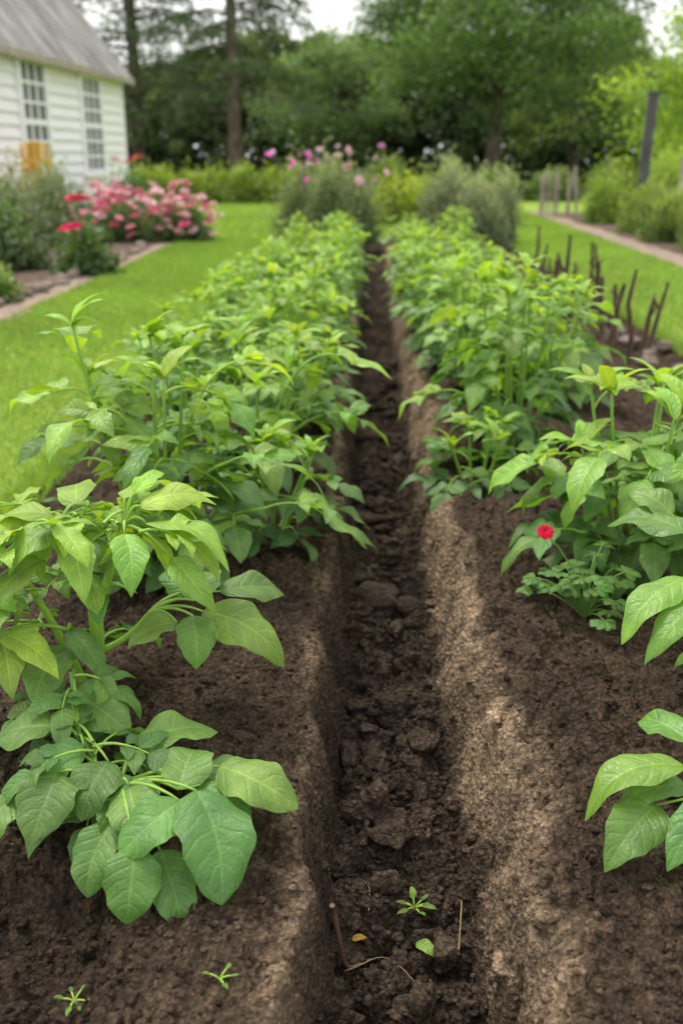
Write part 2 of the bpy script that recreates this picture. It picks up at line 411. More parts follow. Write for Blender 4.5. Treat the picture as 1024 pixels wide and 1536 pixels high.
def grass(regions, rng):
    A = Acc()
    for (x0, x1, y0, y1, n, hgt) in regions:
        y = y0*(y1/y0)**rng.rand(n); x = rng.uniform(x0, x1, n)
        sc = np.clip(y/6, .7, 3.2); h = hgt*rng.uniform(.6, 1.3, n)*sc**.5; w = .0035*sc
        an = rng.rand(n)*6.28; le = rng.normal(size=(n, 2))*.4*h[:, None]
        b = np.stack([x, y, np.full(n, -.002)], 1); s = np.stack([np.cos(an), np.sin(an), np.zeros(n)], 1)*w[:, None]
        t = b+np.stack([le[:, 0], le[:, 1], h], 1)
        V = np.stack([b-s, b+s, t+s*.2, t-s*.2], 1).reshape(-1, 3)
        pn = fbm(x*.8, y*.8, 3)
        c = np.array([.265, .41, .06])*(1+(rng.rand(n, 1)-.5)*.6)*(.7+.6*pn[:, None]); c[:, 0] *= rng.uniform(.7, 1.3, n)
        A.add(V, np.arange(n*4).reshape(-1, 4), np.full((n*4, 2), .3), np.repeat(c, 4, axis=0))
    return A
g = grass([(-2.85, -1.24, 2.6, 16, 60000, .032), (2.02, 3.6, 5, 25, 34000, .032), (-6, 2.1, 16, 31, 22000, .04), (-1.35, -1.2, 2.6, 12, 5000, .055), (2.0, 2.12, 5, 14, 3000, .05)], np.random.RandomState(5))
o = link('lawn_grass', g.mesh('lawn_grass', M_GRASS)); top(o, 'short bright green mown lawn grass blades', 'grass'); o['kind'] = 'stuff'

# ------------------------------------------------------------ potato plants
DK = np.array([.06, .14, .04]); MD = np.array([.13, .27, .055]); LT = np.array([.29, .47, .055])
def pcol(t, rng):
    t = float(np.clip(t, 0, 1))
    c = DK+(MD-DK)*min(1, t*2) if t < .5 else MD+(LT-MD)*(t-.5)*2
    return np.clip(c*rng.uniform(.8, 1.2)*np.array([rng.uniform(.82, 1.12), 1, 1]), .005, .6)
def compound(AL, AS, p, az, pitch, L, size, t, rng, lod, pairs=2, droop=1.0):
    n = 5; pts = [np.asarray(p, float)]; pt = pitch
    for i in range(n):
        d = np.array([math.cos(az)*math.cos(pt), math.sin(az)*math.cos(pt), math.sin(pt)])
        pts.append(pts[-1]+d*L/n); pt -= droop*rng.uniform(.12, .3)
    pts = np.array(pts); sc = (MD*.5+LT*.6)
    tube(AS, pts, np.linspace(.0032, .0014, len(pts))*min(1.3, size/.08), sc, 5)
    nu, nv = lod
    def lf(b, d, s, nh):
        ti = t+rng.uniform(-.14, .14)
        d = unit(d); w = s*rng.uniform(.48, .64)
        leaf(AL, b, b+d*s, w, pcol(ti, rng), nh, rng.uniform(.03, .18), rng.uniform(.1, .5), nu, nv, rng, .52, rng.uniform(.82, 1.1), rng.uniform(.1, .34))
    d = unit(pts[-1]-pts[-2]); side = unit(np.cross(d, [0, 0, 1])); up = np.cross(side, d)
    lf(pts[-1], d+np.array([0, 0, -.2])+rng.normal(size=3)*.1, size*rng.uniform(.95, 1.2), up+rng.normal(size=3)*.2)
    for k in range(pairs):
        i = len(pts)-2-k; fr = [.8, .6, .4][k]
        d = unit(pts[i+1]-pts[i]); side = unit(np.cross(d, [0, 0, 1])); up = np.cross(side, d)
        for sg in (-1, 1):
            dd = d*rng.uniform(.3, .8)+side*sg*1.+up*rng.uniform(-.2, .35)
            b = pts[i]+side*sg*.004
            lf(b, dd, size*fr*rng.uniform(.85, 1.15), up*1.0+side*sg*rng.uniform(-.1, .3)+rng.normal(size=3)*.15)
def plant_meshes(rng, Hh, Rr, nst, nlf, size, lod, lowcut=.1, bright=0., lean=(0, 0), azr=None):
    AL, AS = Acc(), Acc(); og = np.zeros(3)
    for s in range(nst):
        az = s/nst*6.283+rng.uniform(-.5, .5) if azr is None else rng.uniform(*azr)
        r = Rr*rng.uniform(.1, .75); h = Hh*rng.uniform(.68, 1.0)*(1-.2*(r/Rr)**2)
        b = og+np.array([math.cos(az)*.03, math.sin(az)*.03, -.03])
        e = og+np.array([math.cos(az)*r+lean[0], math.sin(az)*r+lean[1], h*.93])
        m = (b+e)/2+np.array([math.cos(az)*r*.15, math.sin(az)*r*.15, h*.05])
        cp = curve3(b, m, e, 9); tube(AS, cp, np.linspace(.0085, .0035, 9), MD*.6+LT*.4, 6)
        phi = rng.rand()*6.28
        for k in range(nlf):
            t = lowcut+(1-lowcut)*(k+rng.rand()*.6)/nlf
            q = min(t, 1)*8; i = min(int(q), 7); p = cp[i]+(cp[i+1]-cp[i])*(q-i)
            phi += 2.4+rng.uniform(-.3, .3)
            outw = math.atan2(p[1]-og[1], p[0]-og[0])
            a2 = phi if t > .65 else outw+((phi % 6.283)-3.14)*.5
            Lp = rng.uniform(.075, .13)*(1.25-.65*t)*(size/.085)**.8
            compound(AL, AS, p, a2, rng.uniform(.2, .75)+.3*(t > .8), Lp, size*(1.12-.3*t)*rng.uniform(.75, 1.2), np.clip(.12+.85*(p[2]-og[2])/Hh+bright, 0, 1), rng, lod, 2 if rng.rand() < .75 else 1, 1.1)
        for k in range(5):
            aa = rng.rand()*6.28; pit = rng.uniform(.1, .9)
            d = np.array([math.cos(aa)*math.cos(pit), math.sin(aa)*math.cos(pit), math.sin(pit)])
            s_ = size*rng.uniform(.5, .95)
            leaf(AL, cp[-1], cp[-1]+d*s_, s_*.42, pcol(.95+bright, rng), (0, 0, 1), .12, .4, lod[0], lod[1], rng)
    return AL, AS
def make_plant(loc, AL, AS, label, rot=0, sc=1., name='potato_plant', mat=None):
    e = empty(name, loc)
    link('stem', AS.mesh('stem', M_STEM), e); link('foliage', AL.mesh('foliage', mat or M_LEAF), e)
    e.rotation_euler = (0, 0, rot); e.scale = (sc, sc, sc)
    return top(e, label, 'plant', 'potato plants growing in two rows')

def hero(AL, AS, org, data, stemfrom, rng, hub_r=.004, wk=1., sb=(.85, 1.05), flat=.18):
    for (b, t, w, tc, arch) in data:
        b = np.array(b)-org; t = np.array(t)-org
        leaf(AL, b, t, w*wk, pcol(tc, rng), (rng.normal()*flat, -.25+rng.normal()*flat, 1), arch+.03, rng.uniform(.12, .36), 21, 13, rng, .52, rng.uniform(*sb), .22)
        s = np.array(stemfrom)
        m = (s+b)/2+np.array([0, 0, .03]); tube(AS, curve3(s, m, b, 7), np.linspace(hub_r, .002, 7), MD*.5+LT*.5, 6)

# low broad-leaved plant
rng = np.random.RandomState(11); org = np.array([-.44, 1.5, H(-.44, 1.5)])
AL, AS = Acc(), Acc()
A_ = [((-.275,1.38,.22),(-.215,1.23,.125),.108,.48,.06), ((-.30,1.365,.21),(-.385,1.285,.165),.08,.52,.1),
 ((-.363,1.30,.17),(-.367,1.23,.08),.08,.45,.1), ((-.25,1.465,.21),(-.11,1.405,.175),.088,.62,.12),
 ((-.405,1.53,.21),(-.272,1.60,.2),.095,.52,.06), ((-.53,1.455,.2),(-.548,1.34,.14),.092,.48,.1),
 ((-.575,1.69,.23),(-.435,1.59,.2),.1,.5,.08), ((-.597,1.8,.26),(-.64,1.67,.21),.095,.48,.1),
 ((-.445,1.475,.21),(-.475,1.385,.155),.085,.45,.1), ((-.57,1.57,.22),(-.69,1.585,.18),.08,.48,.1),
 ((-.50,1.52,.21),(-.59,1.47,.17),.075,.48,.1), ((-.311,1.41,.2),(-.298,1.54,.2),.08,.48,.1),
 ((-.285,1.44,.19),(-.19,1.38,.15),.07,.48,.1), ((-.6,1.44,.16),(-.66,1.36,.1),.07,.5,.1),
 ((-.42,1.39,.15),(-.45,1.30,.07),.07,.42,.1), ((-.3,1.5,.17),(-.2,1.53,.13),.07,.42,.1),
 ((-.33,1.33,.14),(-.28,1.24,.06),.07,.4,.1),((-.40,1.43,.19),(-.35,1.33,.16),.085,.48,.1)]
for hub, sub in (((.02,-.05,.10), A_[:6]+A_[11:]), ((-.08,.06,.12), A_[6:11])):
    hero(AL, AS, org, sub, hub, rng, .004, 1.14, (.66, .8), .12)
tube(AS, curve3((0,0,-.03),(.01,-.02,.05),(.02,-.05,.11)), .005, MD); tube(AS, curve3((0,0,-.03),(-.03,.03,.05),(-.08,.06,.13)), .005, MD)
for k in range(15):
    compound(AL, AS, (-.04, .01, .02+.009*k), k*2.4, rng.uniform(.1, .5), .11, .08, .34, rng, (11, 7), 2, 1.)
for k in range(5):
    compound(AL, AS, (-.13, .2, .05+.03*k), 1.5+k*1.1, rng.uniform(.2, .6), .10, .085, .42, rng, (11, 7), 2, 1.)
tube(AS, curve3((-.02, .02, -.03), (-.1, .12, .06), (-.13, .2, .18)), .005, MD)
make_plant(org, AL, AS, 'low potato plant with broad smooth green leaves drooping over dark soil', mat=M_SOFT)
# branching pale stems, pale top
rng = np.random.RandomState(12); org = np.array([-.56, 1.86, H(-.56, 1.86)])
AL, AS = Acc(), Acc()
B1 = [((-.323,1.79,.35),(-.158,1.757,.25),.105,.68,.12), ((-.35,1.84,.35),(-.33,1.98,.36),.085,.6,.06),
 ((-.34,1.77,.35),(-.326,1.70,.27),.08,.66,.1), ((-.37,1.76,.34),(-.46,1.71,.31),.08,.6,.1),
 ((-.308,1.91,.34),(-.178,2.0,.3),.085,.45,.1), ((-.36,1.88,.35),(-.43,1.99,.36),.08,.5,.1)]
B2a = [((-.414,1.75,.55),(-.245,1.66,.50),.08,.98,.14), ((-.426,1.76,.58),(-.29,1.82,.57),.075,1.,.1),
 ((-.46,1.78,.59),(-.38,1.93,.56),.075,.9,.1), ((-.45,1.72,.54),(-.42,1.62,.46),.07,.8,.12), ((-.36,1.7,.50),(-.27,1.62,.43),.055,.85,.1),((-.44,1.78,.60),(-.40,1.86,.62),.045,1.,.1),((-.40,1.80,.5),(-.28,1.88,.45),.07,.75,.1)]
B2b = [((-.57,1.72,.56),(-.64,1.62,.50),.085,.8,.12), ((-.59,1.74,.57),(-.73,1.74,.53),.075,.95,.12),
 ((-.55,1.77,.58),(-.59,1.93,.56),.075,.95,.1), ((-.60,1.77,.53),(-.73,1.84,.48),.075,.85,.1), ((-.60,1.70,.50),(-.68,1.58,.43),.07,.7,.1),
 ((-.54,1.71,.57),(-.53,1.61,.54),.06,1.,.1),((-.55,1.73,.53),(-.50,1.60,.46),.07,.8,.1)]
B3 = [((-.7,1.72,.33),(-.58,1.66,.27),.07,.95,.1), ((-.72,1.75,.32),(-.66,1.62,.25),.08,.8,.1),((-.6,1.8,.3),(-.5,1.7,.24),.06,.5,.1)]
hero(AL, AS, org, B1, (.12, -.04, .22), rng, .005, 1., (.7, .9)); hero(AL, AS, org, B2a, (.10, -.09, .43), rng, .005); hero(AL, AS, org, B2b, (-.02, -.11, .43), rng, .005); hero(AL, AS, org, B3, (-.04, -.04, .18), rng)
sc = MD*.4+LT*.75
tube(AS, curve3((0,0,-.04),(.0,-.01,.12),(.015,-.03,.24), 8), np.linspace(.014,.011,8), sc, 10)
tube(AS, curve3((.015,-.03,.23),(-.01,-.05,.34),(-.02,-.11,.44), 8), np.linspace(.010,.006,8), sc, 8)
tube(AS, curve3((.015,-.03,.23),(.06,-.05,.33),(.10,-.09,.44), 8), np.linspace(.010,.006,8), sc, 8)
tube(AS, curve3((0.01,-.01,.12),(.07,-.02,.15),(.12,-.04,.22), 8), np.linspace(.008,.005,8), sc, 8)
tube(AS, curve3((-.02,0.01,-.04),(-.06,-.0,.12),(-.12,-.05,.30), 8), np.linspace(.011,.006,8), sc, 8)
tube(AS, curve3((-.01,0.01,-.04),(-.02,.05,.16),(-.04,.08,.38), 8), np.linspace(.009,.005,8), sc, 8)
for k in range(9):
    compound(AL, AS, (.10+.03*rng.normal(), -.08+.04*rng.normal(), .42+.03*rng.rand()), rng.rand()*6.28, rng.uniform(-.1, .5), .10, .09, .92, rng, (11, 7), 2, 1.)
for k in range(9):
    compound(AL, AS, (-.03+.03*rng.normal(), -.1+.04*rng.normal(), .42+.03*rng.rand()), rng.rand()*6.28, rng.uniform(-.1, .5), .10, .09, .9, rng, (11, 7), 2, 1.)
for k in range(7):
    compound(AL, AS, (-.04, .08, .2+.03*k), rng.rand()*6.28, rng.uniform(.1, .5), .11, .09, .6, rng, (11, 7), 2, 1.)
for k in range(5):
    compound(AL, AS, (0, 0.02, .05+.02*k), rng.uniform(.8, 3), rng.uniform(.1, .5), .12, .085, .4, rng, (11, 7), 2, 1.)
for k in range(10):
    compound(AL, AS, (-.12+.02*rng.normal(), -.05, .15+.018*k), rng.uniform(1.8, 4.6), rng.uniform(.1, .5), .10, .085, .68, rng, (11, 7), 2, 1.)
make_plant(org, AL, AS, 'potato plant with branching pale green stems and yellow-green crown leaves', mat=M_SOFT)
def near(x, y, Hh, Rr, nst, nlf, size, seed, label, lod=(11, 7), bright=0., lean=(0, 0), extra=()):
    r = np.random.RandomState(seed)
    AL, AS = plant_meshes(r, Hh, Rr, nst, nlf, size, lod, bright=bright, lean=lean)
    h0 = H(x, y)
    for (p, az, pit, L, s, t, pr) in extra:
        q = np.array(p)-[x, y, h0]
        tube(AS, curve3((0, 0, 0), (q[0]*.35, q[1]*.35, q[2]*.8), q, 9), np.linspace(.008, .0045, 9), MD*.5+LT*.5, 6)
        compound(AL, AS, q, az, pit, L, s, t, r, (15, 9), pr, 1.1)
        for w in (.45, .75):
            m = curve3((0, 0, 0), (q[0]*.35, q[1]*.35, q[2]*.8), q, 21)[int(w*20)]
            compound(AL, AS, m, az+r.choice([-1.3, 1.3]), .4, L*.6, s*.8, t-.1, r, (11, 7), 2, 1.)
    return make_plant((x, y, h0), AL, AS, label)
near(-.58, 2.62, .78, .38, 7, 6, .13, 21, 'tall open potato plant with arching stems and lime green leaves', bright=.06,
     extra=[((-.28, 2.55, .30), -.05, .35, .17, .14, .72, 2), ((-.36, 2.45, .46), -.3, .5, .14, .14, .75, 2), ((-.74, 2.6, .60), 3.0, .45, .12, .16, .95, 1),
            ((-.62, 2.4, .60), 4.2, .5, .12, .13, .9, 2), ((-.48, 2.45, .30), 5.0, .4, .12, .13, .5, 2), ((-.42, 2.7, .64), .4, .6, .12, .13, .95, 2)])
near(-.30, 2.9, .36, .22, 5, 4, .125, 22, 'leafy potato plant leaning over the edge of the trench', lean=(.05, -.02))
near(-.38, 3.4, .60, .26, 6, 5, .13, 24, 'bushy potato plant with broad leaves over the trench', bright=.05,
     extra=[((-.20, 3.3, .56), -.1, .5, .14, .15, 1., 1), ((-.16, 3.35, .36), -.2, .4, .14, .14, .6, 2)])
near(-.68, 3.65, .58, .26, 6, 5, .125, 23, 'bushy potato plant beside the lawn edge', bright=.1)
near(.78, 2.72, .60, .40, 8, 6, .14, 31, 'wide bushy potato plant with deep green lower leaves on bare soil', lean=(-.03, -.06), bright=.06,
     extra=[((.60, 2.62, .42), 3.0, .5, .15, .15, .8, 2), ((.58, 2.55, .24), 3.3, .4, .12, .13, .55, 2), ((.66, 2.45, .50), 3.9, .5, .14, .14, .9, 2), ((.80, 2.4, .5), 4.8, .5, .13, .14, .85, 2)])
near(1.08, 2.35, .50, .3, 6, 6, .13, 34, 'bushy potato plant with glossy green leaves', bright=.05)
near(.60, 3.95, .80, .36, 8, 6, .125, 32, 'tall bushy potato plant standing on the trench ridge', bright=.07,
     extra=[((.36, 3.8, .34), 3.2, .4, .14, .14, .65, 2)])
near(.40, 3.5, .26, .2, 5, 4, .12, 36, 'small potato plant at the foot of a taller one')
near(1.15, 3.1, .52, .32, 7, 5, .13, 33, 'bushy potato plant with glossy green leaves', bright=.05)
rng = np.random.RandomState(41); org = np.array([.84, 1.85, H(.84, 1.85)])
AL, AS = plant_meshes(rng, .42, .18, 5, 6, .10, (11, 7), bright=-.02, lean=(.08, 0))
hero(AL, AS, org, [((.63,1.82,.42),(.485,1.72,.33),.085,.8,.12), ((.66,1.78,.40),(.52,1.68,.31),.085,.75,.12), ((.67,1.97,.46),(.53,2.08,.44),.1,.55,.08),
   ((.66,2.05,.47),(.58,2.12,.5),.08,.6,.08), ((.7,1.7,.36),(.62,1.6,.28),.07,.6,.1)], (.0, 0, .25), rng)
make_plant(org, AL, AS, 'potato plant with long pointed green leaves reaching over soil')
rng = np.random.RandomState(42); org = np.array([.80, 1.36, H(.80, 1.36)])
AL, AS = plant_meshes(rng, .3, .12, 4, 5, .09, (11, 7), lean=(.06, 0))
hero(AL, AS, org, [((.528,1.43,.25),(.36,1.387,.175),.085,.85,.16), ((.479,1.39,.2),(.38,1.30,.14),.09,.6,.1), ((.53,1.42,.22),(.42,1.41,.19),.06,.5,.1),
   ((.56,1.36,.22),(.47,1.28,.16),.07,.5,.1),((.56,1.5,.25),(.50,1.62,.22),.07,.6,.1)], (-.07, 0, .15), rng)
make_plant(org, AL, AS, 'young potato plant with curled bright leaves overhanging soil')

variants = []
for k in range(6):
    variants.append(plant_meshes(np.random.RandomState(60+k), .68, .38, 9, 6, .125, (7, 5), bright=.15))
vm = [(AL.mesh('foliage', M_LEAF), AS.mesh('stem', M_STEM)) for AL, AS in variants]
rng = np.random.RandomState(77)
def rowplant(x, y, sc, k, label):
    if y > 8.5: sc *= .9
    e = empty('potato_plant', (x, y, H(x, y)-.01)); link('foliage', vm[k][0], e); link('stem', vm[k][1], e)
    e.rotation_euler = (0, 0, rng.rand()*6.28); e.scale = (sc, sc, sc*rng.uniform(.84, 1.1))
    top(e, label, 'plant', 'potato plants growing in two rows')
y = 4.15; i = 0
while y < 12.6:
    rowplant(-.37+rng.uniform(-.05, .05)+.06*(y > 6.5), y, rng.uniform(.78, 1.0), i % 6, 'dense potato plant with lime green leaves in a long row')
    if y > 4.5: rowplant(-.74+rng.uniform(-.06, .06), y-.2, rng.uniform(.75, .95), (i+2) % 6, 'dense potato plant with lime green leaves beside the lawn')
    y += .7 if y < 7 else .76; i += 1
y = 4.8
while y < 12.8:
    rowplant(.52+rng.uniform(-.05, .05)-.06*(y > 6.5), y, rng.uniform(.78, 1.0), (i+3) % 6, 'dense potato plant with lime green leaves in a long row')
    rowplant(.90+rng.uniform(-.06, .06), y-.05, rng.uniform(.75, .95), (i+5) % 6, 'dense potato plant with yellow-green crown in a long row')
    y += .7 if y < 7 else .78; i += 1

# ------------------------------------------------------------ flowers
def blossom_mesh(name, r, col, rings=3, rng=np.random.RandomState(9), dp=.42):
    A = Acc()
    for k in range(rings):
        n = 6+ (1 if k == 0 else 0); pit = .15+dp*k; rr = r*(1-.16*k)
        for j in range(n):
            az = j/n*6.283+k*.5+rng.uniform(-.1, .1)
            d = np.array([math.cos(az)*math.cos(pit), math.sin(az)*math.cos(pit), math.sin(pit)])
            c = np.array(col)*rng.uniform(.75, 1.2)
            leaf(A, np.array([0, 0, 0.])+d*r*.05, d*rr, rr*.95, np.clip(c, 0, 1), (-d[0]*.3, -d[1]*.3, 1), .12, .3, 5, 4, rng, .7, .35)
    return A.mesh(name, M_PETAL)
def bush(name, loc, rx, ry, rz, n, ls, c0, c1, seed, label, cat, group=None, lw=.5, up=.4, mat=None, spiky=0., nclump=26):
    r = np.random.RandomState(seed); e = empty(name, loc); A = Acc(); S = Acc()
    c0 = np.array(c0)*1.5; c1 = np.array(c1)*1.55
    cl = rdir(nclump, r, .3)*r.uniform(.35, .8, nclump)[:, None]; cl[:, 2] = np.abs(cl[:, 2])*1.0
    ci = r.randint(0, nclump, n)
    P = cl[ci]+r.normal(size=(n, 3))*.17; P[:, 2] = np.abs(P[:, 2])
    Pw = P*np.array([rx, ry, rz]); D = rdir(n, r, up)+P*.5; D[:, 2] += spiky; N = rdir(n, r, 1.2)
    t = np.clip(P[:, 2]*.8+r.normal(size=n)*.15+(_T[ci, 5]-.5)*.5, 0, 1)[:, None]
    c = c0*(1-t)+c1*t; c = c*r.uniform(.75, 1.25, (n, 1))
    cloud(A, Pw, D, N, ls*r.uniform(.6, 1.3, n), ls*lw*r.uniform(.7, 1.2, n), c)
    for q in cl:
        tip = q*np.array([rx, ry, rz]); tube(S, curve3((q[0]*.1*rx, q[1]*.1*ry, -.02), tip*np.array([.4, .4, .7]), tip, 5), .006, (.08, .1, .04), 4)
    link('foliage', A.mesh('foliage', mat or M_BUSH), e); link('stem', S.mesh('stem', M_STEM), e)
    top(e, label, cat, group)
    return e, cl*np.array([rx, ry, rz])
def flowers(e, mesh, pts, rng, smin=.8, smax=1.2, tilt=.6):
    for p in pts:
        o = link('blossom', mesh, e, p); o.rotation_euler = (rng.uniform(-.2, tilt), rng.uniform(-tilt, tilt), rng.rand()*6.28)
        s = rng.uniform(smin, smax); o.scale = (s, s, s)
rng = np.random.RandomState(88)
PINK = blossom_mesh('pink_blossom', .085, (.93, .38, .50)); PALE = blossom_mesh('pale_pink_blossom', .085, (.96, .64, .68))
RED = blossom_mesh('crimson_blossom', .13, (.74, .012, .13), 6, dp=.26); MAG = blossom_mesh('magenta_blossom', .06, (.75, .14, .55), 1)
LIL = blossom_mesh('lilac_blossom', .06, (.85, .55, .82), 2); HOT = blossom_mesh('hot_pink_blossom', .085, (.93, .16, .38))
for (x, y, s, sd) in [(-3.6, 15.4, .8, 1), (-2.72, 15.5, .78, 2), (-3.1, 16.2, .9, 3), (-4.15, 16.3, .85, 4)]:
    e, cl = bush('rose_bush', (x, y, 0), .68*s, .55*s, .76*s, 2600, .07, (.04, .08, .025), (.13, .21, .06), sd, 'rounded rose bush covered in pink blossoms beside the path', 'rose bush', 'pink rose bushes by the house')
    r = np.random.RandomState(sd+50)
    for k in range(40):
        d = unit([r.normal(), r.normal()-.5, abs(r.normal())*1.2+.3]); p = d*np.array([.7, .57, .92])*s*r.uniform(.85, 1.1)
        flowers(e, [PINK, PALE, PALE, PALE, PINK, HOT][r.randint(6)], [p], r, .7, 1.15)
e, cl = bush('peony_plant', (-3.08, 11.1, 0), .42, .4, .5, 1500, .11, (.03, .07, .025), (.1, .18, .045), 7, 'peony plant with two large crimson blossoms above dark leaves', 'flower')
flowers(e, RED, [(-.02, -.1, .76), (-.06, -.28, .48)], rng, 1.15, 1.2, .3)
S = Acc(); tube(S, curve3((0, 0, 0), (0, -.05, .4), (-.02, -.1, .74)), .007, (.08, .14, .04))
link('stalk', S.mesh('stalk', M_STEM), e)
S = Acc(); tube(S, curve3((0, 0, 0), (0, -.15, .3), (-.06, -.28, .46)), .007, (.08, .14, .04)); link('stalk', S.mesh('stalk', M_STEM), e)
e, cl = bush('peony_plant', (-5.0, 21.5, 0), .6, .5, 1.0, 1500, .11, (.03, .07, .025), (.08, .16, .04), 8, 'flowering shrub with deep pink blossoms by the house corner', 'flower')
flowers(e, RED, [(-.15, -.3, 1.15), (.15, -.3, 1.12), (.3, -.2, 1.2)], rng, .9, 1.05, .3)
for (x, y, s, sd) in [(-.85, 15.2, 1.05, 11), (-.3, 14.9, 1.05, 12), (-.55, 14.4, .9, 13)]:
    e, cl = bush('cosmos_plant', (x, y, 0), .58*s, .45*s, 1.28*s, 6200, .09, (.09, .13, .065), (.23, .29, .16), sd, 'tall feathery cosmos plant with pink and lilac blossoms', 'flower', 'cosmos plants at the end of the bed', .25, .9)
    r = np.random.RandomState(sd+9)
    for k in range(12):
        S = Acc(); q = np.array([r.uniform(-.6, .6)*s, r.uniform(-.4, .3)*s, r.uniform(.8, 1.3)*s])
        tube(S, curve3((q[0]*.3, q[1]*.3, .3), (q[0]*.6, q[1]*.6, q[2]*.8), q), .006, (.12, .18, .06), 4)
        flowers(e, [MAG, LIL, MAG, PALE][r.randint(4)], [q], r, .6, .95, 1.1)
        link('stalk', S.mesh('stalk', M_STEM), e)
for (x, y, rx, rz, sd) in [(1.15, 15.0, .5, 1.1, 21), (1.8, 15.2, .5, 1.2, 22), (1.5, 14.5, .5, .95, 23)]:
    bush('sage_shrub', (x, y, 0), rx, .45, rz, 4600, .1, (.1, .13, .08), (.28, .33, .21), sd, 'upright grey-green sage shrub at the end of the row', 'shrub', 'grey-green shrubs closing the bed', .3, 1.2, spiky=1.)
bush('golden_shrub', (.75, 19.5, 0), 1.0, .7, 1.0, 3000, .1, (.12, .17, .02), (.3, .36, .03), 24, 'low golden green shrub on the lawn', 'shrub')
bush('round_shrub', (4.65, 20.2, 0), .66, .6, 1.15, 5000, .08, (.1, .17, .02), (.25, .36, .045), 31, 'rounded bright green shrub standing by the path', 'shrub')
bush('round_shrub', (6.2, 21.8, 0), 1., .8, 1.4, 5000, .1, (.1, .17, .02), (.25, .36, .045), 32, 'rounded green shrub behind the wooden stakes', 'shrub')
for (x, y, sd) in [(4.55, 15.5, 33), (5.1, 16.2, 34), (4.65, 14.2, 35), (4.6, 17.3, 36), (4.7, 13.0, 37)]:
    bush('tall_herb', (x, y, 0), .48, .5, .8, 3000, .17, (.09, .15, .04), (.26, .34, .09), sd, 'upright feathery green herb in the border', 'plant', 'herbs in the side border', .18, 1.6, spiky=1.5)
for (x, y, rx, rz, sd, c1) in [(-4.6, 12.7, .75, 1.35, 41, (.21, .26, .16)), (-4.15, 11.4, .55, .8, 42, (.08, .15, .04)), (-4.7, 14.6, .7, 1.25, 43, (.22, .26, .17)), (-5.3, 17.3, .7, 1.1, 44, (.2, .24, .16)), (-4.95, 10.4, .6, 1.1, 45, (.1, .17, .045))]:
    bush('garden_shrub', (x, y, 0), rx, rx*.85, rz, 3600, .1, (.06, .095, .045), c1, sd, 'leafy grey-green shrub in the flower bed by the house', 'shrub', 'shrubs by the house', .45, .6)
for k, (x, y) in enumerate([(-3.35, 8.2), (-3.5, 9.0), (-3.3, 8.8), (-3.6, 8.1), (-3.7, 9.8), (-3.5, 7.5)]):
    bush('border_plant', (x, y, 0), .3, .3, .3, 1000, .08, (.06, .12, .03), (.18, .27, .06), 50+k, 'low leafy green border plant beside edging stones', 'plant', 'low border plants', .55, .3)
hr = np.random.RandomState(5)
for k in range(8):
    x = -7.2+k*.72
    bush('hedge_shrub', (x, 28.7+hr.uniform(-.3, .3), 0), .7, .7, hr.uniform(.95, 1.15), 2600, .12, (.1, .16, .02), (.26, .35, .04), 70+k, 'clipped yellow-green hedge shrub along the lawn', 'hedge', 'hedge shrubs behind the lawn', .5, .3)
for k in range(9):
    x = -1.+k*1.6
    bush('hedge_shrub', (x, 31+hr.uniform(-1, 1), 0), 1.0, .8, hr.uniform(.9, 1.4), 2400, .16, (.06, .11, .025), (.2, .28, .055), 90+k, 'loose dark green hedge shrub below the trees', 'hedge', 'hedge shrubs below the trees', .5, .3)

# geranium with a red flower
rng = np.random.RandomState(5); AL, AS = Acc(), Acc()
for k in range(34):
    az = rng.rand()*6.28; r_ = rng.uniform(.03, .15); h_ = rng.uniform(.03, .16)
    c = np.array([math.cos(az)*r_, math.sin(az)*r_, h_]); tube(AS, curve3((0, 0, -.01), c*[.4, .4, .9], c), .0018, MD, 4)
    for j in range(5):
        aa = az+(j-2)*.62; L = .034*rng.uniform(.8, 1.2)
        leaf(AL, c, c+np.array([math.cos(aa), math.sin(aa), rng.uniform(-.3, .1)])*L, L*.7, pcol(.5, rng), (0, 0, 1), .1, .2, 5, 4, rng, .9, .35)
px, py_ = .56, 2.34
e = make_plant((px, py_, H(px, py_)), AL, AS, 'small lobed geranium with one crimson bloom on bare soil', name='geranium_plant'); del e['group']; e['category'] = 'flower'
BL = blossom_mesh('geranium_blossom', .022, (.65, .01, .06), 6, dp=.27)
o = link('blossom', BL, e, (-.12, -.03, .24)); o.rotation_euler = (.7, 0, 0)
S = Acc(); tube(S, curve3((0, 0, 0), (-.02, 0, .14), (-.12, -.03, .238)), .002, MD); link('stalk', S.mesh('stalk', M_STEM), e)

# ------------------------------------------------------------ small litter in the trench
def sprig(loc, n, ls, seed, label, ht=.03, name='weed_seedling', t=.7, spread=.04):
    r = np.random.RandomState(seed); AL, AS = Acc(), Acc()
    for k in range(n):
        az = k/n*6.28+r.uniform(-.5, .5); b = np.array([math.cos(az)*spread*.4, math.sin(az)*spread*.4, ht*r.uniform(.4, 1)])
        tube(AS, curve3((0, 0, -.005), (0, 0, ht*.7), b), .0013, LT, 4)
        l_ = ls*r.uniform(.6, 1.2)
        leaf(AL, b, b+np.array([math.cos(az), math.sin(az), r.uniform(-.2, .5)])*l_, l_*.45, pcol(t, r), (0, 0, 1), .08, .3, 8, 5, r)
    e = empty(name, loc); link('foliage', AL.mesh('foliage', M_LEAF), e); link('stem', AS.mesh('stem', M_STEM), e); top(e, label, 'seedling'); return e
sprig((.095, 1.5, Hm(.095, 1.5)-.006), 9, .026, 1, 'tiny weed with narrow leaves sprouting from trench soil', .025)
sprig((-.42, 1.12, Hm(-.42, 1.12)-.006), 6, .016, 2, 'tiny green seedling on dark soil', .012)
sprig((-.205, 1.12, Hm(-.205, 1.12)-.006), 4, .016, 3, 'tiny green seedling on brown soil', .008)
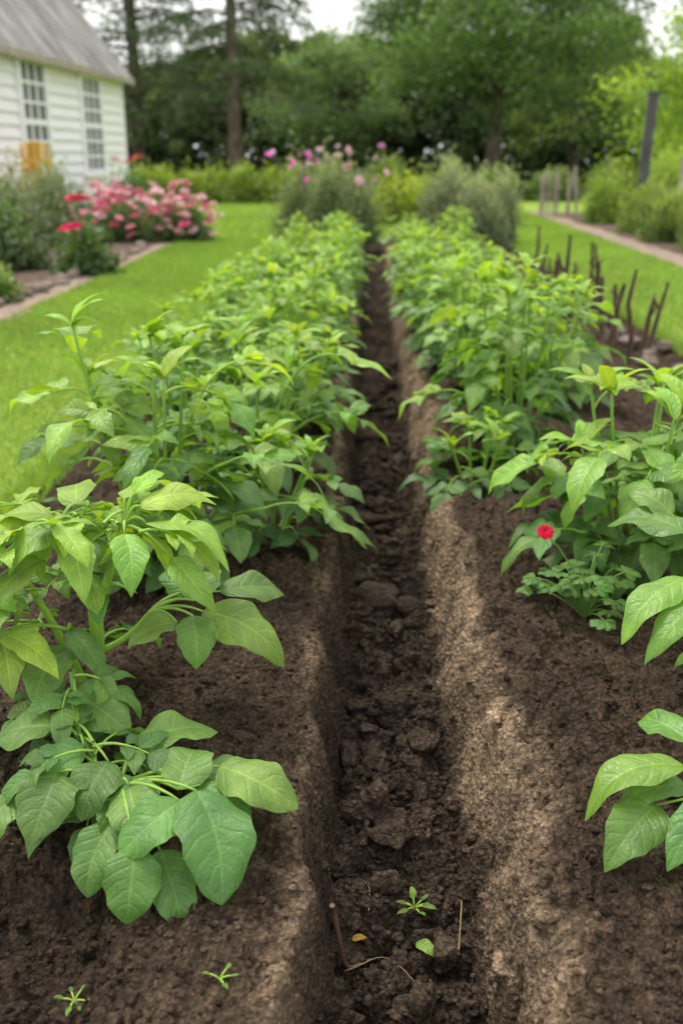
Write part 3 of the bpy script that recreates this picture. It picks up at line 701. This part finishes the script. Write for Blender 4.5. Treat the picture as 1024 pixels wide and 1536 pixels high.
def loose_leaf(loc, d, L, col, label):
    A = Acc(); leaf(A, (0, 0, 0), np.array(d)*L, L*.5, col, (0, -.3, 1), .15, .3, 9, 6)
    o = link('fallen_leaf', A.mesh('fallen_leaf', M_LEAF), None, loc); top(o, label, 'leaf')
loose_leaf((.095, 1.41, Hm(.11, 1.395)+.002), (.7, -.7, .0), .05, pcol(.7, rng), 'small green leaf lying on trench soil')
loose_leaf((-.02, 1.43, Hm(-.01, 1.43)+.002), (1, .1, .1), .028, (.5, .3, .03), 'small yellow fallen leaf lying on trench soil')
def twig(pts, r, col, label, name='twig'):
    pts = np.array(pts, float)
    for p in pts: p[2] += Hm(p[0], p[1])-.012
    A = Acc(); t = np.linspace(0, len(pts)-1, 14); q = np.stack([np.interp(t, np.arange(len(pts)), pts[:, i]) for i in range(3)], 1)
    for _ in range(2): q[1:-1] = (q[:-2]+q[1:-1]*2+q[2:])/4
    tube(A, q, np.linspace(r, r*.5, 14), col, 6); o = link(name, A.mesh(name, M_STEM)); top(o, label, 'twig')
twig([(.165, 1.37, .01), (.172, 1.42, .02), (.178, 1.47, .03)], .0015, (.35, .25, .12), 'pale straw standing up from trench soil', 'straw')
twig([(-.03, 1.33, .01), (-.01, 1.38, .01), (.03, 1.41, .01), (.06, 1.36, .01), (.09, 1.30, .01)], .0011, (.3, .2, .12), 'thin curled pale root lying on trench soil', 'root')
twig([(-.05, 1.30, .005), (-.03, 1.36, .01), (.015, 1.41, .01)], .005, (.14, .09, .065), 'thick dark root poking from trench wall', 'root')
twig([(.01, 1.47, .01), (.012, 1.53, .01), (.0, 1.56, .01)], .001, (.3, .2, .12), 'thin pale straw on trench soil', 'straw')

# ------------------------------------------------------------ stakes
r = np.random.RandomState(14)
for k in range(17):
    A = Acc(); y = 6.2+k*.22+r.uniform(-.1, .1); x = 1.66+(.15 if k % 2 else -.08)+r.uniform(-.07, .07); h = r.uniform(.34, .62)
    lx, ly = r.normal()*.07, r.normal()*.05
    pts = np.array([(0, 0, -.08), (lx*.3+r.normal()*.014, ly*.3, h*.3), (lx*.6+r.normal()*.016, ly*.7, h*.65), (lx, ly, h)])
    tube(A, pts, np.array([.020, .019, .016, .010])*r.uniform(.8, 1.4), (1, 1, 1), 7)
    if k % 2: tube(A, [pts[2], pts[2]+[.03*r.choice([-1, 1]), 0, .04], pts[2]+[.045*r.choice([-1, 1]), .01, .09]], [.009, .008, .006], (1, 1, 1), 6)
    o = link('wooden_stake', A.mesh('wooden_stake', M_STAKE), None, (x, y, H(x, y))); top(o, 'rough dark brown stick pushed upright into soil', 'stake', 'rough sticks edging the bed')
def stone(name, loc, s, seed, label, group, mat=M_STONE):
    r = np.random.RandomState(seed); v, f = ico(3); d = r.uniform(.75, 1.3, 3)*[1, 1, .6]
    k = 1+.16*np.sin(v[:, [0]]*3+r.rand()*6)+.14*np.sin(v[:, [1]]*4+r.rand()*6)+.1*np.sin(v[:, [2]]*6+r.rand()*6)+.05*np.sin(v[:, [0]]*13+v[:, [1]]*9)
    me = trimesh(name, v*k*d*s, f, np.ones((len(v), 3)), mat); o = link(name, me, None, loc); o.rotation_euler = (0, 0, r.rand()*6); top(o, label, 'stone', group)
for k in range(16):
    stone('rock', (1.75+r.uniform(-.15, .25), 4.6+k*.19, .01), r.uniform(.04, .08), k, 'rough brown rock lying on soil at the lawn edge', 'rocks at the lawn edge')
for k in range(26):
    stone('edging_stone', (-3.14+r.uniform(-.05, .05), 6.6+k*.31, .02), r.uniform(.08, .13), 100+k, 'rounded brown edging stone beside the garden path', 'edging stones of the flower bed')
for k in range(8):
    A = Acc(); h = r.uniform(.7, 1.1); x = 3.55+k*.11+r.uniform(-.04, .04); y = 22+r.uniform(-.3, .3); lx = r.normal()*.07
    tube(A, [(0, 0, -.1), (lx*.5, 0, h*.5), (lx, 0, h)], [.03, .028, .02], (1, 1, 1), 7)
    o = link('garden_stake', A.mesh('garden_stake', M_GREYWOOD), None, (x, y, 0)); top(o, 'pale weathered wooden stake standing on the lawn', 'stake', 'weathered wooden stakes')
for k in range(7):
    A = Acc(); h = r.uniform(1.15, 1.4); x = 4.95+k*.16+r.uniform(-.03, .03); y = 17+r.uniform(-.2, .2); lx = r.normal()*.05
    tube(A, [(0, 0, -.1), (lx*.5, 0, h*.5), (lx, 0, h)], [.04, .037, .03], (1, 1, 1), 7)
    o = link('garden_stake', A.mesh('garden_stake', M_GREYWOOD), None, (x, y, 0)); top(o, 'pale weathered wooden stake behind feathery herbs', 'stake', 'weathered wooden stakes')
A = Acc(); tube(A, [(0, 0, -.2), (.02, 0, 1.2), (.06, 0, 2.35)], [.105, .102, .098], (1, 1, 1), 10); box(A, (-.05, -.11, 2.34), (.17, .11, 2.38))
o = link('gate_post', A.mesh('gate_post', M_POST, False), None, (5.3, 20.6, 0)); top(o, 'thick dark grey wooden post standing among shrubs', 'post')

# ------------------------------------------------------------ house
hs = empty('white_house', (-5.94, 25.4, 0)); hs.rotation_euler = (0, 0, R(-3.5)); top(hs, 'white clapboard cottage with grey shingle roof and tall paned windows', 'house')
HL, HW, EV = 13., 5.2, 3.25
A = Acc()
nb = 14; bh = (EV-.25)/nb; bo = .055
for k in range(nb):
    z0 = .25+k*bh; z1 = z0+bh
    A.add([(bo, -HL, z0), (bo, 0, z0), (.0, 0, z1), (.0, -HL, z1)], [(0, 1, 2, 3)], None, (1, 1, 1))
    A.add([(0, -HL, z0), (0, 0, z0), (bo, 0, z0), (bo, -HL, z0)], [(0, 1, 2, 3)], None, (1, 1, 1))
    for yy, sg in ((0, 1), (-HL, -1)):
        A.add([(0, yy+.03*sg, z0), (-HW, yy+.03*sg, z0), (-HW, yy, z1), (0, yy, z1)], [(0, 1, 2, 3)], None, (1, 1, 1))
box(A, (-HW, -HL+.02, .0), (-.02, -.02, EV))
RZ = EV+HW/2*1.25
for yy in (-.02, -HL+.02):
    A.add([(-HW, yy, EV), (0, yy, EV), (-HW/2, yy, RZ), (-HW/2, yy, RZ)], [(0, 1, 2, 3)], None, (1, 1, 1))
link('wall', A.mesh('wall', M_WHITE, False), hs)
for yy in (-.06, -HL-.04):
    A = Acc(); box(A, (-.05, yy, 0.), (.075, yy+.1, EV)); link('corner_board', A.mesh('corner_board', M_WHITE, False), hs)
A = Acc(); ov = .28; sl = 1.25; nr = 34
for sg in (1, -1):
    for k in range(nr):
        t0 = k/nr; t1 = (k+1)/nr
        def pt(t, lift): 
            xx = (HW/2+ov)*(1-t); zz = EV-ov*sl+.05+(HW/2+ov)*sl*t+lift; return -HW/2+sg*xx, zz
        xa, za = pt(t0, .02); xb, zb = pt(t1, .0)
        A.add([(xa, -HL-.35, za), (xa, .3, za), (xb, .3, zb), (xb, -HL-.35, zb)], [(0, 1, 2, 3)], None, (1, 1, 1))
        A.add([(xa, -HL-.35, za-.03), (xa, .3, za-.03), (xa, .3, za), (xa, -HL-.35, za)], [(0, 1, 2, 3)], None, (1, 1, 1))
rf = link('roof', A.mesh('roof', M_ROOF, False), hs)
A = Acc()
for yy in (.28, -HL-.37):
    for sg in (1, -1):
        x0 = -HW/2+sg*(HW/2+ov); z0 = EV-ov*sl+.02; x1 = -HW/2; z1 = z0+(HW/2+ov)*sl
        A.add([(x0, yy+.04, z0-.14), (x0, yy+.04, z0+.02), (x1, yy+.04, z1+.02), (x1, yy+.04, z1-.14),
               (x0, yy, z0-.14), (x0, yy, z0+.02), (x1, yy, z1+.02), (x1, yy, z1-.14)], [(0,1,2,3),(7,6,5,4),(0,3,7,4),(1,5,6,2),(0,4,5,1)], None, (1, 1, 1))
box(A, (.02, -HL-.3, EV-.36), (ov-.02, .24, EV-.32))
box(A, (ov, -HL-.3, EV-.42), (ov+.03, .26, EV-.28))
link('fascia', A.mesh('fascia', M_GREYWOOD, False), rf)
def window(s0, s1, z0, z1, rows, cols=2):
    y0, y1 = -s1, -s0; f = .12
    A = Acc(); box(A, (.0, y0+f, z0+f), (.065, y1-f, z1-f)); w = link('window', A.mesh('window', M_GLASS, False), hs)
    A = Acc()
    box(A, (.02, y0, z0), (.12, y0+f, z1)); box(A, (.02, y1-f, z0), (.12, y1, z1))
    box(A, (.02, y0+f+.002, z1-f), (.12, y1-f-.002, z1)); box(A, (.02, y0-.05, z0-.05), (.16, y1+.05, z0+.05))
    gy0, gy1, gz0, gz1 = y0+f+.004, y1-f-.004, z0+.06, z1-f-.004
    for k in range(1, cols):
        yy = gy0+(gy1-gy0)*k/cols; box(A, (.066, yy-.024, gz0), (.095, yy+.024, gz1))
    for k in range(1, rows):
        zz = gz0+(gz1-gz0)*k/rows; b = .05 if k == rows//2 else .024; box(A, (.066, gy0, zz-b), (.10, gy1, zz+b))
    link('frame', A.mesh('frame', M_WHITE, False), w)
window(5.0, 6.4, .75, 2.95, 6, 3); window(1.7, 3.1, .85, 2.9, 6, 3); window(8.3, 9.7, .75, 2.95, 6, 3)
ch = empty('garden_chair', (-5.98, 18.2, 0)); ch.rotation_euler = (0, 0, R(-20)); top(ch, 'orange slatted wooden garden chair against the white wall', 'chair')
A = Acc()
for k in range(5): box(A, (-.3+k*.13, .25, .45), (-.235+k*.13, .28, 1.42+.06*math.sin(k*1.57/2)))
box(A, (-.32, .281, .6), (.34, .3, .68)); box(A, (-.32, .281, 1.1), (.34, .3, 1.18)); link('backrest', A.mesh('backrest', M_ORANGE, False), ch)
A = Acc()
for k in range(4): box(A, (-.32, -.28+k*.135, .42), (.34, -.17+k*.135, .45))
link('seat', A.mesh('seat', M_ORANGE, False), ch)
for (x, y) in ((-.3, -.25), (.28, -.25), (-.3, .2), (.28, .2)):
    A = Acc(); box(A, (x, y, 0), (x+.05, y+.05, .418)); link('leg', A.mesh('leg', M_ORANGE, False), ch)

# ------------------------------------------------------------ trees
def deciduous(name, loc, hgt, cr, z0, nclump, nleaf, ls, c0, c1, seed, label, tr=.3, mat=M_TREE, group=None, flat=.5):
    r = np.random.RandomState(seed); e = empty(name, loc); T = Acc(); A = Acc()
    c0 = np.array(c0)*2.4; c1 = np.array(c1)*2.9
    tube(T, curve3((0, 0, -.3), (.1, 0, hgt*.3), (r.normal()*.3, r.normal()*.3, hgt*.75), 9), np.linspace(tr*1.15, tr*.3, 9), (1, 1, 1), 10)
    d = rdir(nclump, r); rad = r.uniform(.35, 1, nclump)**.6
    cc = d*rad[:, None]; cx = cc*np.array([cr, cr, (hgt-z0)/2])+[0, 0, (hgt+z0)/2]
    cx[:, 2] += r.normal(size=nclump)*.3
    for q in cx[::4]:
        zb = max(z0*.8, min(q[2]*.6, hgt*.6)); tube(T, curve3((0, 0, zb), (q[0]*.5, q[1]*.5, (zb+q[2])/2+.2), q, 6), np.linspace(tr*.3, .03, 6), (1, 1, 1), 5)
    ci = r.randint(0, nclump, nleaf); cs = r.uniform(.5, 1.25, nclump)*cr*.19
    off = r.normal(size=(nleaf, 3))*[1, 1, flat]; P = cx[ci]+off*cs[ci][:, None]
    P[:, 2] -= .12*(off[:, 0]**2+off[:, 1]**2)*cs[ci]
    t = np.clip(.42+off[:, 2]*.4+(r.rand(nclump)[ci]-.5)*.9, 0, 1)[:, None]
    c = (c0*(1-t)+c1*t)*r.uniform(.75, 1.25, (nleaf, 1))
    cloud(A, P, rdir(nleaf, r, -.3), rdir(nleaf, r, 1.), ls*r.uniform(.7, 1.4, nleaf), ls*.6*r.uniform(.7, 1.3, nleaf), c)
    link('trunk', T.mesh('trunk', M_BARK), e); link('crown', A.mesh('crown', mat), e); top(e, label, 'tree', group); return e
def pine(name, loc, hgt, cr, z0, seed, label, c0=(.035, .065, .03), c1=(.15, .22, .1), nb=60, nl=260, tr=.26, ls=.22):
    r = np.random.RandomState(seed); e = empty(name, loc); T = Acc(); A = Acc()
    tube(T, [(0, 0, -.3), (.05, 0, hgt*.3), (0, .05, hgt*.65), (0, 0, hgt)], [tr*1.1, tr*.85, tr*.5, .04], (1, 1, 1), 10)
    for k in range(nb):
        z = z0+(hgt-z0)*(k/nb)**.9; az = r.rand()*6.28; L = cr*(1-.75*(z-z0)/(hgt-z0))*r.uniform(.6, 1.1)
        d = np.array([math.cos(az), math.sin(az), 0]); tip = d*L+[0, 0, z+r.uniform(-.7, .3)]
        pts = curve3((0, 0, z), d*L*.5+[0, 0, z+.3], tip, 7); tube(T, pts, np.linspace(.06, .015, 7), (1, 1, 1), 5)
        n = nl; tt = r.uniform(.25, 1.05, n); q = np.stack([np.interp(tt, np.linspace(0, 1, 7), pts[:, i]) for i in range(3)], 1)
        wd = .42*L*(1.1-tt)*.8+.22
        s = np.cross(d, [0, 0, 1]); P = q+np.outer(r.normal(size=n)*wd, s)+r.normal(size=(n, 3))*[.1, .1, .11]; P[:, 2] -= np.abs(r.normal(size=n))*.15
        t = np.clip(.4+r.normal(size=n)*.25+r.uniform(-.3, .3), 0, 1)[:, None]; c = np.array(c0)*(1-t)+np.array(c1)*t
        cloud(A, P, rdir(n, r, -.5)+d, rdir(n, r, 1), ls*r.uniform(.7, 1.4, n), ls*.3*r.uniform(.7, 1.3, n), c)
    link('trunk', T.mesh('trunk', M_BARK), e); link('crown', A.mesh('crown', M_TREE), e); top(e, label, 'tree'); return e
pine('pine_tree', (-4.75, 37, 0), 13, 3.8, 2.4, 1, 'tall dark pine tree with bare lower trunk behind the hedge', nb=62)
pine('pine_tree', (-8.8, 40, 0), 15, 4.4, 1.8, 2, 'tall dark pine tree with sweeping boughs', nb=68)
pine('pine_tree', (-13.5, 39, 0), 14, 4.4, 1.5, 4, 'broad dark pine tree behind the cottage roof')
deciduous('broadleaf_tree', (4.6, 40, 0), 13, 5.2, 2.6, 120, 54000, .17, (.025, .05, .018), (.095, .15, .05), 5, 'large broadleaf tree with wide drooping green crown', .3)
deciduous('broadleaf_tree', (-1.6, 52, 0), 6.6, 3.4, 1., 60, 16000, .2, (.03, .055, .02), (.1, .15, .06), 6, 'mid green broadleaf tree at the wood edge', .25)
deciduous('broadleaf_tree', (9.2, 29, 0), 5., 2.7, .6, 60, 22000, .13, (.06, .11, .015), (.17, .23, .03), 7, 'low spreading yellow-green broadleaf tree', .16)
deciduous('broadleaf_tree', (13.8, 34, 0), 12, 3.6, 3., 60, 20000, .16, (.05, .09, .015), (.15, .2, .04), 8, 'tall yellow-green broadleaf tree at the garden edge', .25)
deciduous('broadleaf_tree', (9.5, 50, 0), 7.5, 3.5, 1., 60, 14000, .22, (.03, .055, .015), (.08, .12, .035), 9, 'dark green broadleaf tree at the wood edge', .25)
r = np.random.RandomState(2); A = Acc(); n = 110000
X = r.uniform(-42, 42, n); Yw = 58+r.uniform(-3, 3, n); hm = 4.6+3.6*fbm(X*.25+50, X*0, 3)
Zw = hm*(r.rand(n)**.85); cl = fbm(X*1.1, Zw*1.3, 3)
Yw -= (cl-.5)*6
t = np.clip((cl-.35)*2.6, 0, 1)[:, None]; c = np.array([.035, .055, .022])*(1-t)+np.array([.17, .23, .1])*t
cloud(A, np.stack([X, Yw, Zw], 1), rdir(n, r), rdir(n, r, .8), .42*r.uniform(.7, 1.3, n), .3*r.uniform(.7, 1.3, n), c)
o = link('distant_woodland', A.mesh('distant_woodland', M_TREE)); top(o, 'dark dense woodland edge behind the garden', 'woodland'); o['kind'] = 'stuff'

# ------------------------------------------------------------ light, world, camera
w = bpy.data.worlds.new('World'); scene.world = w; w.use_nodes = True
nt = w.node_tree; bg = nt.nodes['Background']; sky = nt.nodes.new('ShaderNodeTexSky'); sky.sky_type = 'NISHITA'
sky.sun_disc = False; EL, AZ = 62, -45
sky.sun_elevation = R(EL); sky.sun_rotation = R(AZ); sky.dust_density = 4; sky.air_density = 1.; sky.ozone_density = .6
tc = nd(nt, 'TexCoord'); mp = nd(nt, 'Mapping'); mp.inputs['Scale'].default_value = (1, 1, 2.5); nt.links.new(tc.outputs['Generated'], mp.inputs[0])
cf = noise(nt, mp.outputs[0], 2.2, 6, .6)
cm = ramp(nt, cf, [(.3, (.7, .7, .7)), (.55, (.97, .97, .97))])
skc = mixc(nt, cm, sky.outputs[0], (11., 10.9, 10.8))
nt.links.new(skc, bg.inputs[0]); bg.inputs[1].default_value = .15
sd = bpy.data.lights.new('Sun', 'SUN'); sd.energy = 3.3; sd.angle = R(22); sd.color = (1, .95, .86)
so = bpy.data.objects.new('Sun', sd); COL.objects.link(so)
dv = Vector((math.sin(R(AZ))*math.cos(R(EL)), math.cos(R(AZ))*math.cos(R(EL)), math.sin(R(EL))))
so.rotation_euler = dv.to_track_quat('Z', 'Y').to_euler(); so.location = (0, 0, 10)
cd = bpy.data.cameras.new('Camera'); cd.sensor_fit = 'VERTICAL'; cd.sensor_height = 36; cd.sensor_width = 24; cd.lens = 35
cd.clip_end = 800; cd.clip_start = .02
cd.dof.use_dof = True; cd.dof.focus_distance = 1.85; cd.dof.aperture_fstop = 2.9
co = bpy.data.objects.new('Camera', cd); COL.objects.link(co); co.location = (0, 0, 1.2); co.rotation_euler = (R(90-19.6), 0, R(1.55))
scene.camera = co
scene.view_settings.view_transform = 'Standard'; scene.view_settings.look = 'None'; scene.view_settings.exposure = 0
